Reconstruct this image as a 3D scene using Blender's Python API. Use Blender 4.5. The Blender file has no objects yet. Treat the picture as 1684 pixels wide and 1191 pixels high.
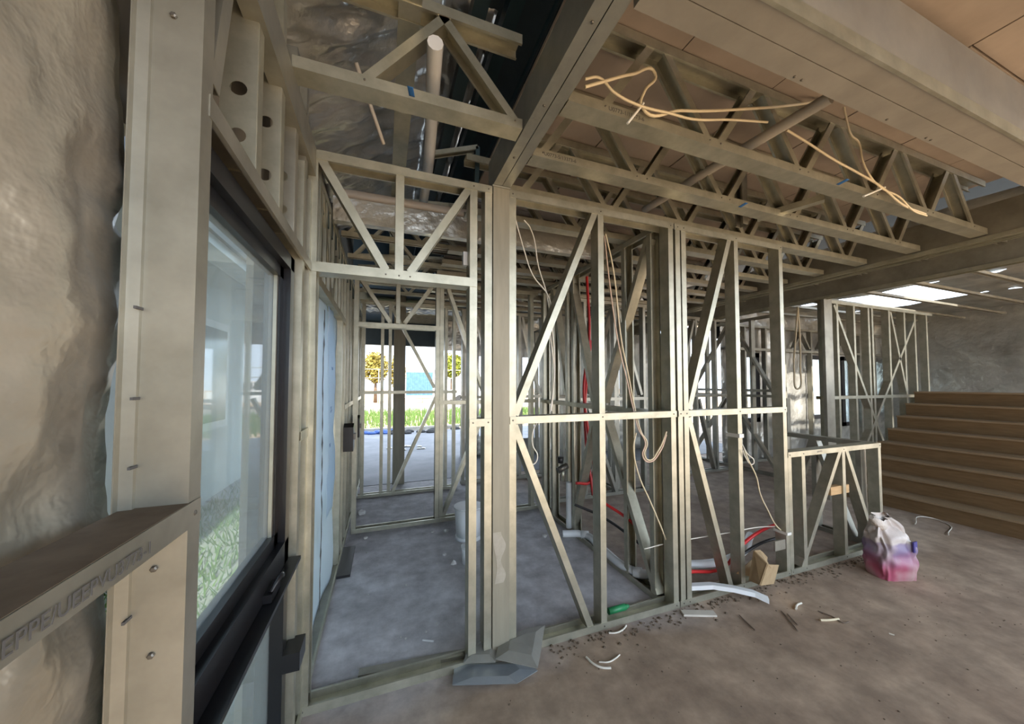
import bpy, bmesh, math, random
from mathutils import Vector, noise
random.seed(7)
S = bpy.context.scene
COL = S.collection
V = Vector
# ---------------------------------------------------------------- camera
CAMH = 1.53
cd = bpy.data.cameras.new('camera')
cd.sensor_width = 36; cd.lens = 36*570/1684; cd.clip_start = .02; cd.clip_end = 300
cd.shift_y = 14.5/1684
cam = bpy.data.objects.new('camera', cd); COL.objects.link(cam)
cam.location = (0, 0, CAMH)
cam.rotation_euler = (math.radians(92.0), 0, math.radians(-20.2))
S.camera = cam
# ---------------------------------------------------------------- world, sun, exposure
w = bpy.data.worlds.new('sky'); S.world = w; w.use_nodes = True
bg = w.node_tree.nodes['Background']
bg.inputs[0].default_value = (.72, .84, 1.0, 1); bg.inputs[1].default_value = 1.6
sd = bpy.data.lights.new('sun', 'SUN'); sd.energy = 7.0; sd.angle = math.radians(1.0); sd.color = (1, .93, .82)
sun = bpy.data.objects.new('sun', sd); COL.objects.link(sun)
sun.rotation_euler = V((.03, .66, -.75)).to_track_quat('-Z', 'Y').to_euler()
S.view_settings.view_transform = 'Standard'; S.view_settings.look = 'None'
S.view_settings.gamma = 1; S.view_settings.use_curve_mapping = False
S.view_settings.exposure = 1.6
S.cycles.use_denoising = True
S.cycles.max_bounces = 10; S.cycles.diffuse_bounces = 6; S.cycles.glossy_bounces = 5
S.cycles.transparent_max_bounces = 12
S.cycles.caustics_reflective = False; S.cycles.caustics_refractive = False
S.cycles.sample_clamp_indirect = 4

# ---------------------------------------------------------------- pixel helper: ray through a photo pixel met with a real plane
_yaw, _pit = math.radians(20.2), math.radians(2.0)
_fw = V((math.sin(_yaw)*math.cos(_pit), math.cos(_yaw)*math.cos(_pit), math.sin(_pit)))
_rt = V((math.cos(_yaw), -math.sin(_yaw), 0)); _up = _rt.cross(_fw)
def on(px, py, axis, val):
    d = _fw + _rt*((px-842)/570) - _up*((py-610)/570)
    c = V((0, 0, CAMH))
    return c + d*((val - c[axis])/d[axis])

# ---------------------------------------------------------------- materials
def mat(name, col, rough=.6, metal=0., var=.12, scale=6., bump=0., bscale=40., col2=None, detail=5, stretch=None, spec=None):
    m = bpy.data.materials.new(name); m.use_nodes = True
    nt = m.node_tree; N = nt.nodes; L = nt.links
    b = N['Principled BSDF']
    b.inputs['Roughness'].default_value = rough; b.inputs['Metallic'].default_value = metal
    if spec is not None: b.inputs['Specular IOR Level'].default_value = spec
    tc = N.new('ShaderNodeNewGeometry')
    mp = N.new('ShaderNodeMapping'); L.new(tc.outputs['Position'], mp.inputs[0])
    if stretch: mp.inputs['Scale'].default_value = stretch
    n = N.new('ShaderNodeTexNoise'); n.inputs['Scale'].default_value = scale; n.inputs['Detail'].default_value = detail
    n.inputs['Roughness'].default_value = .62
    L.new(mp.outputs[0], n.inputs['Vector'])
    r = N.new('ShaderNodeValToRGB'); r.color_ramp.elements[0].position = .3; r.color_ramp.elements[1].position = .7
    c2 = col2 or tuple(min(1, c*(1+var)) for c in col)
    c1 = tuple(c*(1-var) for c in col) if not col2 else col
    r.color_ramp.elements[0].color = (*c1, 1); r.color_ramp.elements[1].color = (*c2, 1)
    L.new(n.outputs[0], r.inputs[0]); L.new(r.outputs[0], b.inputs['Base Color'])
    if bump:
        n2 = N.new('ShaderNodeTexNoise'); n2.inputs['Scale'].default_value = bscale; n2.inputs['Detail'].default_value = 4
        L.new(mp.outputs[0], n2.inputs['Vector'])
        bp = N.new('ShaderNodeBump'); bp.inputs['Strength'].default_value = bump; bp.inputs['Distance'].default_value = .02
        L.new(n2.outputs[0], bp.inputs['Height']); L.new(bp.outputs[0], b.inputs['Normal'])
    return m
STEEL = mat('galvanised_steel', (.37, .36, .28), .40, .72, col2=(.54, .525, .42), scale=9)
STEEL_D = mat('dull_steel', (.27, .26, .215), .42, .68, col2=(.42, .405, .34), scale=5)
POST = mat('post_steel', (.25, .235, .18), .55, .25, col2=(.34, .315, .24), scale=3, stretch=(6, 6, .7))
BEAM = mat('beam_steel', (.27, .28, .25), .35, .55, col2=(.40, .40, .35), scale=7)
DARKSTEEL = mat('dark_fascia', (.05, .085, .095), .4, .3)
SCREW = mat('screw_steel', (.16, .15, .13), .4, .7)
INK = mat('printed_ink', (.10, .10, .10), .7)
DECK = mat('floor_sheet', (.38, .315, .25), .85, 0, col2=(.58, .49, .40), scale=1.6)
FOIL = mat('foil_sarking', (.42, .41, .37), .32, .75, col2=(.66, .65, .60), scale=3, bump=.9, bscale=9)
FOILW = mat('dusty_foil', (.30, .275, .22), .42, .45, col2=(.50, .46, .37), scale=3, bump=.8, bscale=10)
WRAP = mat('white_wrap', (.74, .80, .84), .5, 0, col2=(.86, .90, .93), scale=2)
_n = WRAP.node_tree; _t = _n.nodes.new('ShaderNodeBsdfTranslucent'); _t.inputs[0].default_value = (.85, .93, 1, 1); _x = _n.nodes.new('ShaderNodeMixShader'); _x.inputs[0].default_value = .75
_n.links.new(_n.nodes['Principled BSDF'].outputs[0], _x.inputs[1]); _n.links.new(_t.outputs[0], _x.inputs[2]); _n.links.new(_x.outputs[0], _n.nodes['Material Output'].inputs[0])
BLACK = mat('black_frame', (.012, .012, .014), .3, .1)
WHITEP = mat('white_plastic', (.78, .80, .80), .35, 0, var=.04)
CREAM = mat('cream_cable', (.72, .62, .42), .45, 0, var=.05)
WCABLE = mat('white_cable', (.78, .74, .64), .45, 0, var=.05)
RED = mat('red_conduit', (.62, .03, .03), .35, 0, var=.1)
BPIPE = mat('black_pipe', (.02, .02, .022), .4)
ZIP = mat('zip_tie', (.80, .80, .74), .4, 0, var=.03)
CARD = mat('cardboard', (.36, .25, .13), .85, 0, col2=(.45, .33, .19), scale=12)
TIMBER = mat('timber', (.46, .29, .13), .7, 0, col2=(.60, .40, .20), scale=8, stretch=(1, 8, 8))
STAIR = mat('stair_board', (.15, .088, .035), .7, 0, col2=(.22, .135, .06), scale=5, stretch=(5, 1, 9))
SCRAP = mat('grey_membrane', (.25, .25, .22), .6, .2, col2=(.36, .355, .32), scale=4)
PALEOFF = mat('pale_offcut', (.62, .58, .50), .6)
GREEN = mat('green_plastic', (.02, .22, .08), .4)
PLASTER = mat('plaster_chunk', (.62, .61, .58), .85)
BLUE = mat('blue_mark', (.02, .12, .35), .6)
YEL = mat('yellow_mark', (.65, .65, .05), .6)
LEAF = mat('leaf_green', (.09, .13, .012), .7, 0, col2=(.28, .28, .02), scale=3)
LEAFO = mat('leaf_olive', (.15, .12, .02), .7, 0, col2=(.34, .27, .05), scale=3)
GRASS = mat('grass_blade', (.035, .085, .012), .8, 0, col2=(.09, .16, .03), scale=2)
BARK = mat('bark', (.12, .08, .05), .9)
ROAD = mat('road', (.26, .235, .225), .9, 0, var=.1, scale=1)
NEIGH = mat('neighbour_wall', (.42, .46, .47), .8, 0, col2=(.50, .54, .55), scale=1.2)
CARW = mat('car_paint', (.78, .78, .78), .3, .1, var=.03)
TYRE = mat('tyre', (.02, .02, .02), .8)
BLUET = mat('blue_mesh', (.035, .09, .17), .8, 0, col2=(.07, .15, .25), scale=5)
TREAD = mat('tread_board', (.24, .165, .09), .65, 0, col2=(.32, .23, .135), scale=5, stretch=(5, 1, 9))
ROOFM = mat('roof_sheet', (.055, .075, .085), .5, .3)
TWIG = mat('twig', (.20, .15, .11), .9)

def floor_mat():
    m = bpy.data.materials.new('dusty_concrete'); m.use_nodes = True
    nt = m.node_tree; N = nt.nodes; L = nt.links; b = N['Principled BSDF']
    b.inputs['Roughness'].default_value = .82
    g = N.new('ShaderNodeNewGeometry'); P = g.outputs['Position']
    def noi(s, d=6):
        n = N.new('ShaderNodeTexNoise'); n.inputs['Scale'].default_value = s; n.inputs['Detail'].default_value = d
        n.inputs['Roughness'].default_value = .65; L.new(P, n.inputs['Vector']); return n.outputs[0]
    def ramp(i, a, c, ca, cb):
        r = N.new('ShaderNodeValToRGB'); r.color_ramp.elements[0].position = a; r.color_ramp.elements[1].position = c
        r.color_ramp.elements[0].color = (*ca, 1); r.color_ramp.elements[1].color = (*cb, 1); L.new(i, r.inputs[0]); return r.outputs[0]
    grey = ramp(noi(2.2), .3, .72, (.42, .41, .42), (.70, .69, .72))
    brown = ramp(noi(1.7), .3, .72, (.29, .21, .15), (.50, .385, .28))
    sep = N.new('ShaderNodeSeparateXYZ'); L.new(P, sep.inputs[0])
    a = N.new('ShaderNodeMath'); a.operation = 'MULTIPLY_ADD'; L.new(noi(.9, 3), a.inputs[0]); a.inputs[1].default_value = .9; L.new(sep.outputs[1], a.inputs[2])
    mk = N.new('ShaderNodeMapRange'); mk.inputs[1].default_value = 2.1; mk.inputs[2].default_value = 2.55; L.new(a.outputs[0], mk.inputs[0])
    # the soil trodden in from the yard also covers the slab right of the pipe wall
    mx = N.new('ShaderNodeMapRange'); mx.inputs[1].default_value = 1.7; mx.inputs[2].default_value = 2.1; mx.inputs[3].default_value = 1; mx.inputs[4].default_value = .15; L.new(sep.outputs[0], mx.inputs[0])
    mu = N.new('ShaderNodeMath'); mu.operation = 'MULTIPLY'; L.new(mk.outputs[0], mu.inputs[0]); L.new(mx.outputs[0], mu.inputs[1])
    mi = N.new('ShaderNodeMix'); mi.data_type = 'RGBA'; L.new(mu.outputs[0], mi.inputs[0]); L.new(brown, mi.inputs[6]); L.new(grey, mi.inputs[7])
    fine = ramp(noi(5.5, 8), .36, .66, (.74, .73, .72), (1.2, 1.19, 1.17))
    m2 = N.new('ShaderNodeMix'); m2.data_type = 'RGBA'; m2.blend_type = 'MULTIPLY'; m2.inputs[0].default_value = 1
    L.new(mi.outputs[2], m2.inputs[6]); L.new(fine, m2.inputs[7]); L.new(m2.outputs[2], b.inputs['Base Color'])
    bp = N.new('ShaderNodeBump'); bp.inputs['Strength'].default_value = .35; bp.inputs['Distance'].default_value = .012
    L.new(noi(11, 7), bp.inputs['Height']); L.new(bp.outputs[0], b.inputs['Normal'])
    return m
FLOOR = floor_mat()
def glass_mat(dust=.24):
    m = bpy.data.materials.new('window_glass'); m.use_nodes = True
    nt = m.node_tree; N = nt.nodes; L = nt.links; N.remove(N['Principled BSDF'])
    t = N.new('ShaderNodeBsdfTransparent'); t.inputs[0].default_value = (.86, .93, .93, 1)
    g = N.new('ShaderNodeBsdfGlossy'); g.inputs['Roughness'].default_value = .03
    lw = N.new('ShaderNodeLayerWeight'); lw.inputs[0].default_value = .5
    pw = N.new('ShaderNodeMath'); pw.operation = 'POWER'; L.new(lw.outputs[1], pw.inputs[0]); pw.inputs[1].default_value = 4.0
    f = N.new('ShaderNodeMath'); f.operation = 'MULTIPLY_ADD'; L.new(pw.outputs[0], f.inputs[0]); f.inputs[1].default_value = .45; f.inputs[2].default_value = .03
    x = N.new('ShaderNodeMixShader'); L.new(f.outputs[0], x.inputs[0]); L.new(t.outputs[0], x.inputs[1]); L.new(g.outputs[0], x.inputs[2])
    d = N.new('ShaderNodeBsdfDiffuse'); d.inputs[0].default_value = (.62, .66, .66, 1); tl = N.new('ShaderNodeBsdfTranslucent'); tl.inputs[0].default_value = (.7, .78, .82, 1)
    dm = N.new('ShaderNodeMixShader'); L.new(d.outputs[0], dm.inputs[1]); L.new(tl.outputs[0], dm.inputs[2])
    g0 = N.new('ShaderNodeNewGeometry'); nz = N.new('ShaderNodeTexNoise'); nz.inputs['Scale'].default_value = 2.5; nz.inputs['Detail'].default_value = 5; L.new(g0.outputs['Position'], nz.inputs['Vector'])
    mr = N.new('ShaderNodeMapRange'); mr.inputs[3].default_value = dust*.5; mr.inputs[4].default_value = dust*1.5; L.new(nz.outputs[0], mr.inputs[0])
    y = N.new('ShaderNodeMixShader'); L.new(mr.outputs[0], y.inputs[0]); L.new(x.outputs[0], y.inputs[1]); L.new(dm.outputs[0], y.inputs[2])
    L.new(y.outputs[0], N['Material Output'].inputs[0]); return m
GLASS = glass_mat()
def bag_mat():
    m = mat('bag_print', (.66, .62, .58), .45, 0, var=.15, scale=14)
    nt = m.node_tree; N = nt.nodes; L = nt.links; b = N['Principled BSDF']
    old = b.inputs['Base Color'].links[0].from_socket
    tc = N.new('ShaderNodeTexCoord'); sp = N.new('ShaderNodeSeparateXYZ'); L.new(tc.outputs['Object'], sp.inputs[0])
    n = N.new('ShaderNodeTexNoise'); n.inputs['Scale'].default_value = 9; L.new(tc.outputs['Object'], n.inputs['Vector'])
    def band(sock, a, c, amt):
        s = N.new('ShaderNodeMath'); s.operation = 'MULTIPLY_ADD'; L.new(n.outputs[0], s.inputs[0]); s.inputs[1].default_value = amt; L.new(sock, s.inputs[2])
        r = N.new('ShaderNodeMapRange'); r.inputs[1].default_value = a; r.inputs[2].default_value = c; L.new(s.outputs[0], r.inputs[0]); return r.outputs[0]
    low = band(sp.outputs[2], .30, .285, .03)
    r = N.new('ShaderNodeMix'); r.data_type = 'RGBA'; L.new(band(sp.outputs[2], .12, .27, .08), r.inputs[0])
    r.inputs[6].default_value = (.42, .09, .15, 1); r.inputs[7].default_value = (.24, .19, .32, 1)
    x = N.new('ShaderNodeMix'); x.data_type = 'RGBA'; L.new(low, x.inputs[0]); L.new(old, x.inputs[6]); L.new(r.outputs[2], x.inputs[7])
    dust = N.new('ShaderNodeTexNoise'); dust.inputs['Scale'].default_value = 6; dust.inputs['Detail'].default_value = 6; L.new(tc.outputs['Object'], dust.inputs['Vector'])
    dr = N.new('ShaderNodeMapRange'); dr.inputs[1].default_value = .40; dr.inputs[2].default_value = .68; dr.inputs[4].default_value = .75; L.new(dust.outputs[0], dr.inputs[0])
    y = N.new('ShaderNodeMix'); y.data_type = 'RGBA'; L.new(dr.outputs[0], y.inputs[0]); L.new(x.outputs[2], y.inputs[6]); y.inputs[7].default_value = (.45, .36, .33, 1)
    L.new(y.outputs[2], b.inputs['Base Color']); return m
BAG = bag_mat()

# ---------------------------------------------------------------- object helpers
def thing(name, label, cat, loc=(0, 0, 0), group=None):
    o = bpy.data.objects.new(name, None); COL.objects.link(o); o.location = loc
    o.empty_display_size = .05
    o['label'] = label; o['category'] = cat
    if group: o['group'] = group
    return o
def struct(name, loc=(0, 0, 0)):
    o = bpy.data.objects.new(name, None); COL.objects.link(o); o.location = loc; o['kind'] = 'structure'; return o
def root_loc(p):
    l = V((0, 0, 0))
    while p is not None: l += p.location; p = p.parent
    return l
def link(name, me, m, parent=None, label=None, cat=None, group=None, kind=None, loc=None, smooth=False):
    """mesh given in world coordinates"""
    if m: me.materials.append(m)
    o = bpy.data.objects.new(name, me); COL.objects.link(o)
    if parent is not None:
        off = root_loc(parent); o.parent = parent
    else:
        off = V(loc) if loc is not None else sum((V(v.co) for v in me.vertices), V())/max(1, len(me.vertices))
        if loc is None: off.z = min(v.co.z for v in me.vertices)
        o.location = off
    for v in me.vertices: v.co -= off
    if smooth:
        for f in me.polygons: f.use_smooth = True
    if label: o['label'] = label
    if cat: o['category'] = cat
    if group: o['group'] = group
    if kind: o['kind'] = kind
    return o
def mesh(vs, fs, name='m'):
    me = bpy.data.meshes.new(name); me.from_pydata([tuple(v) for v in vs], [], fs); me.update(); return me
def boxm(a, b):
    (x0, y0, z0), (x1, y1, z1) = a, b
    x0, x1 = sorted((x0, x1)); y0, y1 = sorted((y0, y1)); z0, z1 = sorted((z0, z1))
    vs = [(x, y, z) for z in (z0, z1) for x, y in ((x0, y0), (x1, y0), (x1, y1), (x0, y1))]
    fs = [(3, 2, 1, 0), (4, 5, 6, 7), (0, 1, 5, 4), (1, 2, 6, 5), (2, 3, 7, 6), (3, 0, 4, 7)]
    return vs, fs
def box(name, a, b, m, parent=None, **k): return link(name, mesh(*boxm(a, b)), m, parent, **k)
def merge(lst):
    vs, fs = [], []
    for v, f in lst:
        o = len(vs); vs += [tuple(q) for q in v]; fs += [tuple(i+o for i in q) for q in f]
    return vs, fs
def prof_extrude(prof, p0, p1, U, W):
    """closed 2-D profile (u,w) swept from p0 to p1"""
    n = len(prof); p0, p1 = V(p0), V(p1)
    vs = [p + U*u + W*q for p in (p0, p1) for u, q in prof]
    fs = [(i, (i+1) % n, n+(i+1) % n, n+i) for i in range(n)]
    return vs, fs
def cmember(p0, p1, back, depth=.075, wd=.04, side=1, t=.0022, lip=.011):
    """lipped C section: p0,p1 centre line of its front flange, back = way its web runs, side = flange edge the web is on"""
    p0, p1, back = V(p0), V(p1), V(back).normalized()
    d = (p1-p0).normalized(); back = (back - d*back.dot(d)).normalized(); ac = back.cross(d)*side
    h = wd/2
    pr = [(h, 0), (-h, 0), (-h, lip), (-h+t, lip), (-h+t, t), (h-t, t), (h-t, depth-t), (-h+t, depth-t), (-h+t, depth-lip), (-h, depth-lip), (-h, depth), (h, depth)]
    vs, fs = prof_extrude(pr, p0, p1, ac, back)
    n = 12
    caps = [(0, 1, 4, 5), (1, 2, 3, 4), (0, 5, 6, 11), (6, 7, 10, 11), (7, 8, 9, 10)]
    fs += [tuple(c) for c in caps] + [tuple(n+i for i in reversed(c)) for c in caps]
    return vs, fs
def member(name, parent, p0, p1, back, m=STEEL, **k):
    return link(name, mesh(*cmember(p0, p1, back, **k)), m, parent)
def channel_holes(name, parent, p0, p1, back, holes, depth=.085, wd=.04, side=1, r=.017, m=STEEL):
    """C section whose web carries punched round holes at the distances in holes"""
    p0, p1, back = V(p0), V(p1), V(back).normalized(); L = (p1-p0).length
    d = (p1-p0)/L; ac = back.cross(d)*side; h = wd/2
    bm = bmesh.new()
    def P(s, u, q): return bm.verts.new(p0 + d*s + ac*u + back*q)
    def quad(a, b, c, e): bm.faces.new((a, b, c, e))
    quad(P(0, h, 0), P(L, h, 0), P(L, -h, 0), P(0, -h, 0)); quad(P(0, h, depth), P(L, h, depth), P(L, -h, depth), P(0, -h, depth))
    for q, e in ((0, .011), (depth, depth-.011)): quad(P(0, -h, q), P(L, -h, q), P(L, -h, e), P(0, -h, e))
    s = 0; hd = depth/2
    for c in sorted(holes):
        if c-hd <= s or c+hd >= L: continue
        quad(P(s, h, 0), P(c-hd, h, 0), P(c-hd, h, depth), P(s, h, depth)); s = c+hd
        ring, sq = [], []
        for i in range(16):
            a = 2*math.pi*i/16; ca, sa = math.cos(a), math.sin(a); k = hd/max(abs(ca), abs(sa))
            ring.append(P(c+r*ca, h, hd+r*sa)); sq.append(P(c+k*ca, h, hd+k*sa))
        for i in range(16): quad(ring[i], ring[(i+1) % 16], sq[(i+1) % 16], sq[i])
    quad(P(s, h, 0), P(L, h, 0), P(L, h, depth), P(s, h, depth))
    bmesh.ops.remove_doubles(bm, verts=bm.verts, dist=1e-5)
    me = bpy.data.meshes.new(name); bm.to_mesh(me); bm.free()
    o = link(name, me, m, parent); md = o.modifiers.new('t', 'SOLIDIFY'); md.thickness = .002; return o
_screw = None
def screw(parent, p, n, r=.0045):
    """hexagon screw head proud of a face"""
    global _screw
    if _screw is None:
        vs = []; k = 6
        for z, q in ((0, 1), (.6, 1), (.9, .6)): vs += [(q*math.cos(i*math.pi/3), q*math.sin(i*math.pi/3), z) for i in range(k)]
        fs = [tuple(range(2*k, 3*k))] + [(a*k+i, a*k+(i+1) % k, (a+1)*k+(i+1) % k, (a+1)*k+i) for a in (0, 1) for i in range(k)]
        _screw = mesh(vs, fs, 'screw'); _screw.materials.append(SCREW)
    o = bpy.data.objects.new('screw', _screw); COL.objects.link(o); o.parent = parent
    o.location = V(p) - root_loc(parent); o.rotation_euler = V(n).to_track_quat('Z', 'Y').to_euler(); o.scale = (r, r, r)
def tube(name, pts, r, m, parent=None, **k):
    cu = bpy.data.curves.new(name, 'CURVE'); cu.dimensions = '3D'; cu.bevel_depth = r; cu.bevel_resolution = 3; cu.resolution_u = 8
    off = root_loc(parent) if parent is not None else V(pts[0])
    sp = cu.splines.new('BEZIER'); sp.bezier_points.add(len(pts)-1)
    for b, p in zip(sp.bezier_points, pts):
        b.co = V(p)-off; b.handle_left_type = b.handle_right_type = 'AUTO'
    cu.use_fill_caps = True; cu.materials.append(m)
    o = bpy.data.objects.new(name, cu); COL.objects.link(o)
    if parent is not None: o.parent = parent
    else: o.location = off
    for a, q in (('label', k.get('label')), ('category', k.get('cat')), ('group', k.get('group'))):
        if q: o[a] = q
    return o
def cyl(name, p0, p1, r0, r1, m, parent=None, n=20, smooth=True, **k):
    p0, p1 = V(p0), V(p1); d = (p1-p0).normalized(); u = d.orthogonal().normalized(); w_ = d.cross(u)
    vs = [p + (u*math.cos(2*math.pi*i/n) + w_*math.sin(2*math.pi*i/n))*r for p, r in ((p0, r0), (p1, r1)) for i in range(n)]
    fs = [(i, (i+1) % n, n+(i+1) % n, n+i) for i in range(n)] + [tuple(range(n-1, -1, -1)), tuple(range(n, 2*n))]
    o = link(name, mesh(vs, fs), m, parent, **k)
    if smooth:
        for f in o.data.polygons: f.use_smooth = len(f.vertices) == 4
    return o
def grid(name, f, nu, nv, m, parent=None, solid=0, **k):
    vs = [f(i/nu, j/nv) for j in range(nv+1) for i in range(nu+1)]
    fs = [(j*(nu+1)+i, j*(nu+1)+i+1, (j+1)*(nu+1)+i+1, (j+1)*(nu+1)+i) for j in range(nv) for i in range(nu)]
    o = link(name, mesh(vs, fs), m, parent, smooth=True, **k)
    if solid: md = o.modifiers.new('t', 'SOLIDIFY'); md.thickness = solid
    return o
def text(parent, body, p, rot, size, m=INK):
    c = bpy.data.curves.new('printed_lettering', 'FONT'); c.body = body; c.size = size; c.extrude = .0002; c.materials.append(m)
    o = bpy.data.objects.new('printed_lettering', c); COL.objects.link(o); o.parent = parent
    o.location = V(p) - root_loc(parent); o.rotation_euler = rot; return o
def wall_frame(label, a, b, z0, z1, studs=(), nog=(1.33,), braces=(), depth=.085, wd=.042, sides=None, m=STEEL, group=None, back=None, screws=False, top=True, bottom=True, name='steel_wall_frame', cat='wall frame', headers=(), extra=()):
    """a prefabricated light steel frame from a to b (plan points). studs: distance along, or (distance, z0, z1)"""
    a3, b3 = V((a[0], a[1], 0)), V((b[0], b[1], 0)); L = (b3-a3).length; d = (b3-a3)/L
    bk = V(back) if back else V((-d.y, d.x, 0))
    T = thing(name, label, cat, (a[0], a[1], z0), group)
    P = lambda s, z: a3 + d*s + V((0, 0, z))
    upsign = 1 if bk.cross(d).z > 0 else -1     # across = back x d
    if bottom: member('bottom_plate', T, P(0, z0+.021), P(L, z0+.021), bk, m, depth=depth+.006, wd=wd, side=-upsign)
    if top: member('top_plate', T, P(0, z1-.021), P(L, z1-.021), bk, m, depth=depth+.006, wd=wd, side=upsign)
    e = .002
    for i, s in enumerate(studs):
        s, sz0, sz1, sd_ = (s + (None,)*4)[:4] if isinstance(s, tuple) else (s, None, None, None)
        up = V((0, 0, 1)); ax = bk.cross(up).dot(d)
        sd_ = (sides or -1) if sd_ is None else sd_
        member('stud', T, P(s, (sz0 if sz0 is not None else z0+e))+bk*.003, P(s, (sz1 if sz1 is not None else z1-e))+bk*.003, bk, m, depth=depth-.001, wd=wd, side=sd_*(1 if ax > 0 else -1))
        if screws and sz0 is None:
            for z in (z0+.022, z1-.022): screw(T, P(s, z), -bk)
    for z in nog:
        if isinstance(z, tuple): z, s0, s1 = z
        else: s0, s1 = 0, L
        member('nogging', T, P(s0, z)-bk*.002, P(s1, z)-bk*.002, bk, m, depth=depth+.005, wd=wd, side=upsign)
        if screws:
            for s in studs:
                s = s[0] if isinstance(s, tuple) else s
                if s0-.01 <= s <= s1+.01: screw(T, P(s, z)-bk*.002, -bk)
    for z, s0, s1 in headers:
        member('header', T, P(s0, z)-bk*.002, P(s1, z)-bk*.002, bk, m, depth=depth+.005, wd=wd+.006, side=-upsign)
    for (s0, q0), (s1, q1) in braces:
        p, q = P(s0, q0)+bk*.004, P(s1, q1)+bk*.004
        dd = (q-p).normalized(); ac = bk.cross(dd); sg = 1 if ac.dot(d)*(-1) > 0 else -1
        member('diagonal_brace', T, p, q, bk, m, depth=depth-.006, wd=wd-.002, side=sg)
    return T

# ================================================================ setting
grid('floor', lambda u, v: (-.46+11.66*u, -4.2+15.8*v, .0), 4, 4, FLOOR, loc=(0, 0, 0), kind='structure')
box('ground', (-40, -40, -.16), (60, 90, -.06), mat('yard_soil', (.34, .24, .15), .95, 0, col2=(.50, .38, .26), scale=.8), loc=(0, 0, -.16), kind='structure')
CE = struct('ceiling', (.67, -.4, 3.08))
xs = [.67+.62*i for i in range(7)]
for i in range(6):
    for j in range(6):
        y0 = -.5+1.22*j + (.3 if i % 2 else 0) - .3
        dz = random.uniform(0, .006)
        box('panel', (xs[i]+.004, y0+.004, 3.085+dz), (xs[i+1]-.004, y0+1.216, 3.105+dz), DECK, CE)
box('backing_sheet', (.67, -.8, 3.115), (4.42, 6.85, 3.135), ROOFM, CE)
# roof over everything else, with a gap over the stair wall where daylight falls in
RO = struct('roof', (0, 0, 3.9))
def roof_piece(x0, x1, y0, y1, z0=3.9, z1=None):
    vs, fs = boxm((x0, y0, z0), (x1, y1, z0+.02)); link('roof_sheet', mesh(vs, fs), ROOFM, RO)
roof_piece(-.9, 4.5, -3.3, 8.4); roof_piece(-1.2, 1.02, 5.3, 8.3, 2.87); box('fascia_board', (-1.2, 8.3, 2.85), (4.5, 8.34, 3.9), ROOFM, RO); roof_piece(4.5, 11.4, -3.3, 1.9); roof_piece(4.5, 7.5, 1.9, 8.4); roof_piece(9.2, 11.4, 1.9, 8.4); roof_piece(7.5, 9.2, 3.1, 8.4)

CLAD = mat('cladding_back', (.17, .15, .12), .8, 0, col2=(.25, .225, .18), scale=3)
WL = struct('wall_left', (-.53, 2, 0))
for a_, b_, c_, d_ in ((-4.2, .87, 0, 3.9), (.87, 1.67, 2.06, 3.9), (1.67, 1.955, 0, 3.9), (1.955, 3.22, 2.12, 3.9), (3.22, 6.2, 0, 3.9)):
    box('cladding_sheet', (-.53, a_+.002, c_), (-.505, b_-.002, d_), CLAD, WL)
# ================================================================ left exterior wall (inner face x = XL)
XL = -.335; B = V((-1, 0, 0)); Z = V((0, 0, 1))
def foil_sheet(name, label, fn, nu=30, nv=40, m=FOILW, cat='foil sheet'): return grid(name, fn, nu, nv, m, label=label, cat=cat, solid=.001)
def crumple(y, z, a): return a*(noise.noise(V((y*5, z*3, 0)))+.6*noise.noise(V((y*13, z*7, 4)))-.9*abs(noise.noise(V((y*9+2*noise.noise(V((y*4,z*4,3))), z*5, 9))))+.35*abs(noise.noise(V((y*24, z*15, 9)))))
foil_sheet('sarking_sheet', 'crumpled dusty foil sarking behind the near left wall studs', lambda u, v: (-.466+crumple(u*1.5, v*3.6, .024), -.75+1.61*u, .0+3.3*v), 70, 130)
near = thing('steel_wall_frame', 'broad near stud wall frame at the left edge, with a dusty nogging', 'wall frame', (XL, .8, 0))
member('stud', near, (XL, .832, .0), (XL, .832, 2.9), B, depth=.076, wd=.044, side=-1, m=STEEL_D)
member('nogging', near, (XL+.002, -.8, 1.285), (XL+.002, .852, 1.285), B, depth=.093, wd=.046, side=-1, m=STEEL_D)
for z in (.72, 1.05, 1.20, 2.22): screw(near, (XL-.045, .809, z), (0, -1, 0), .0055)
screw(near, (XL, .83, 1.285), (1, 0, 0), .005)
bt = thing('wall_batten', 'ribbed vertical metal batten beside the near left stud', 'batten', (-.44, .77, 0))
link('rib', mesh(*prof_extrude([(0, 0), (.012, 0), (.014, .018), (.030, .018), (.032, 0), (.044, 0), (.044, -.002), (0, -.002)], (-.428, .788, 0), (-.428, .788, 3.2), V((0, 1, 0)), V((1, 0, 0)))), STEEL_D, bt)
for z in (.86, 1.12, 1.38, 1.50, 1.66, 2.26, 2.40, 2.53): box('slot_clip', (-.412, .790, z), (-.408, .822, z+.005), INK, bt)
box('dust_layer', (-.428, -.8, 1.3082), (XL, .83, 1.3092), mat('brown_dust', (.13, .095, .06), .95, 0, col2=(.21, .16, .11), scale=12), near)
text(near, 'DEEPPE/UEEPVU3773-1', (XL+.0045, .44, 1.272), (math.pi/2, 0, math.pi/2), .026)
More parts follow.
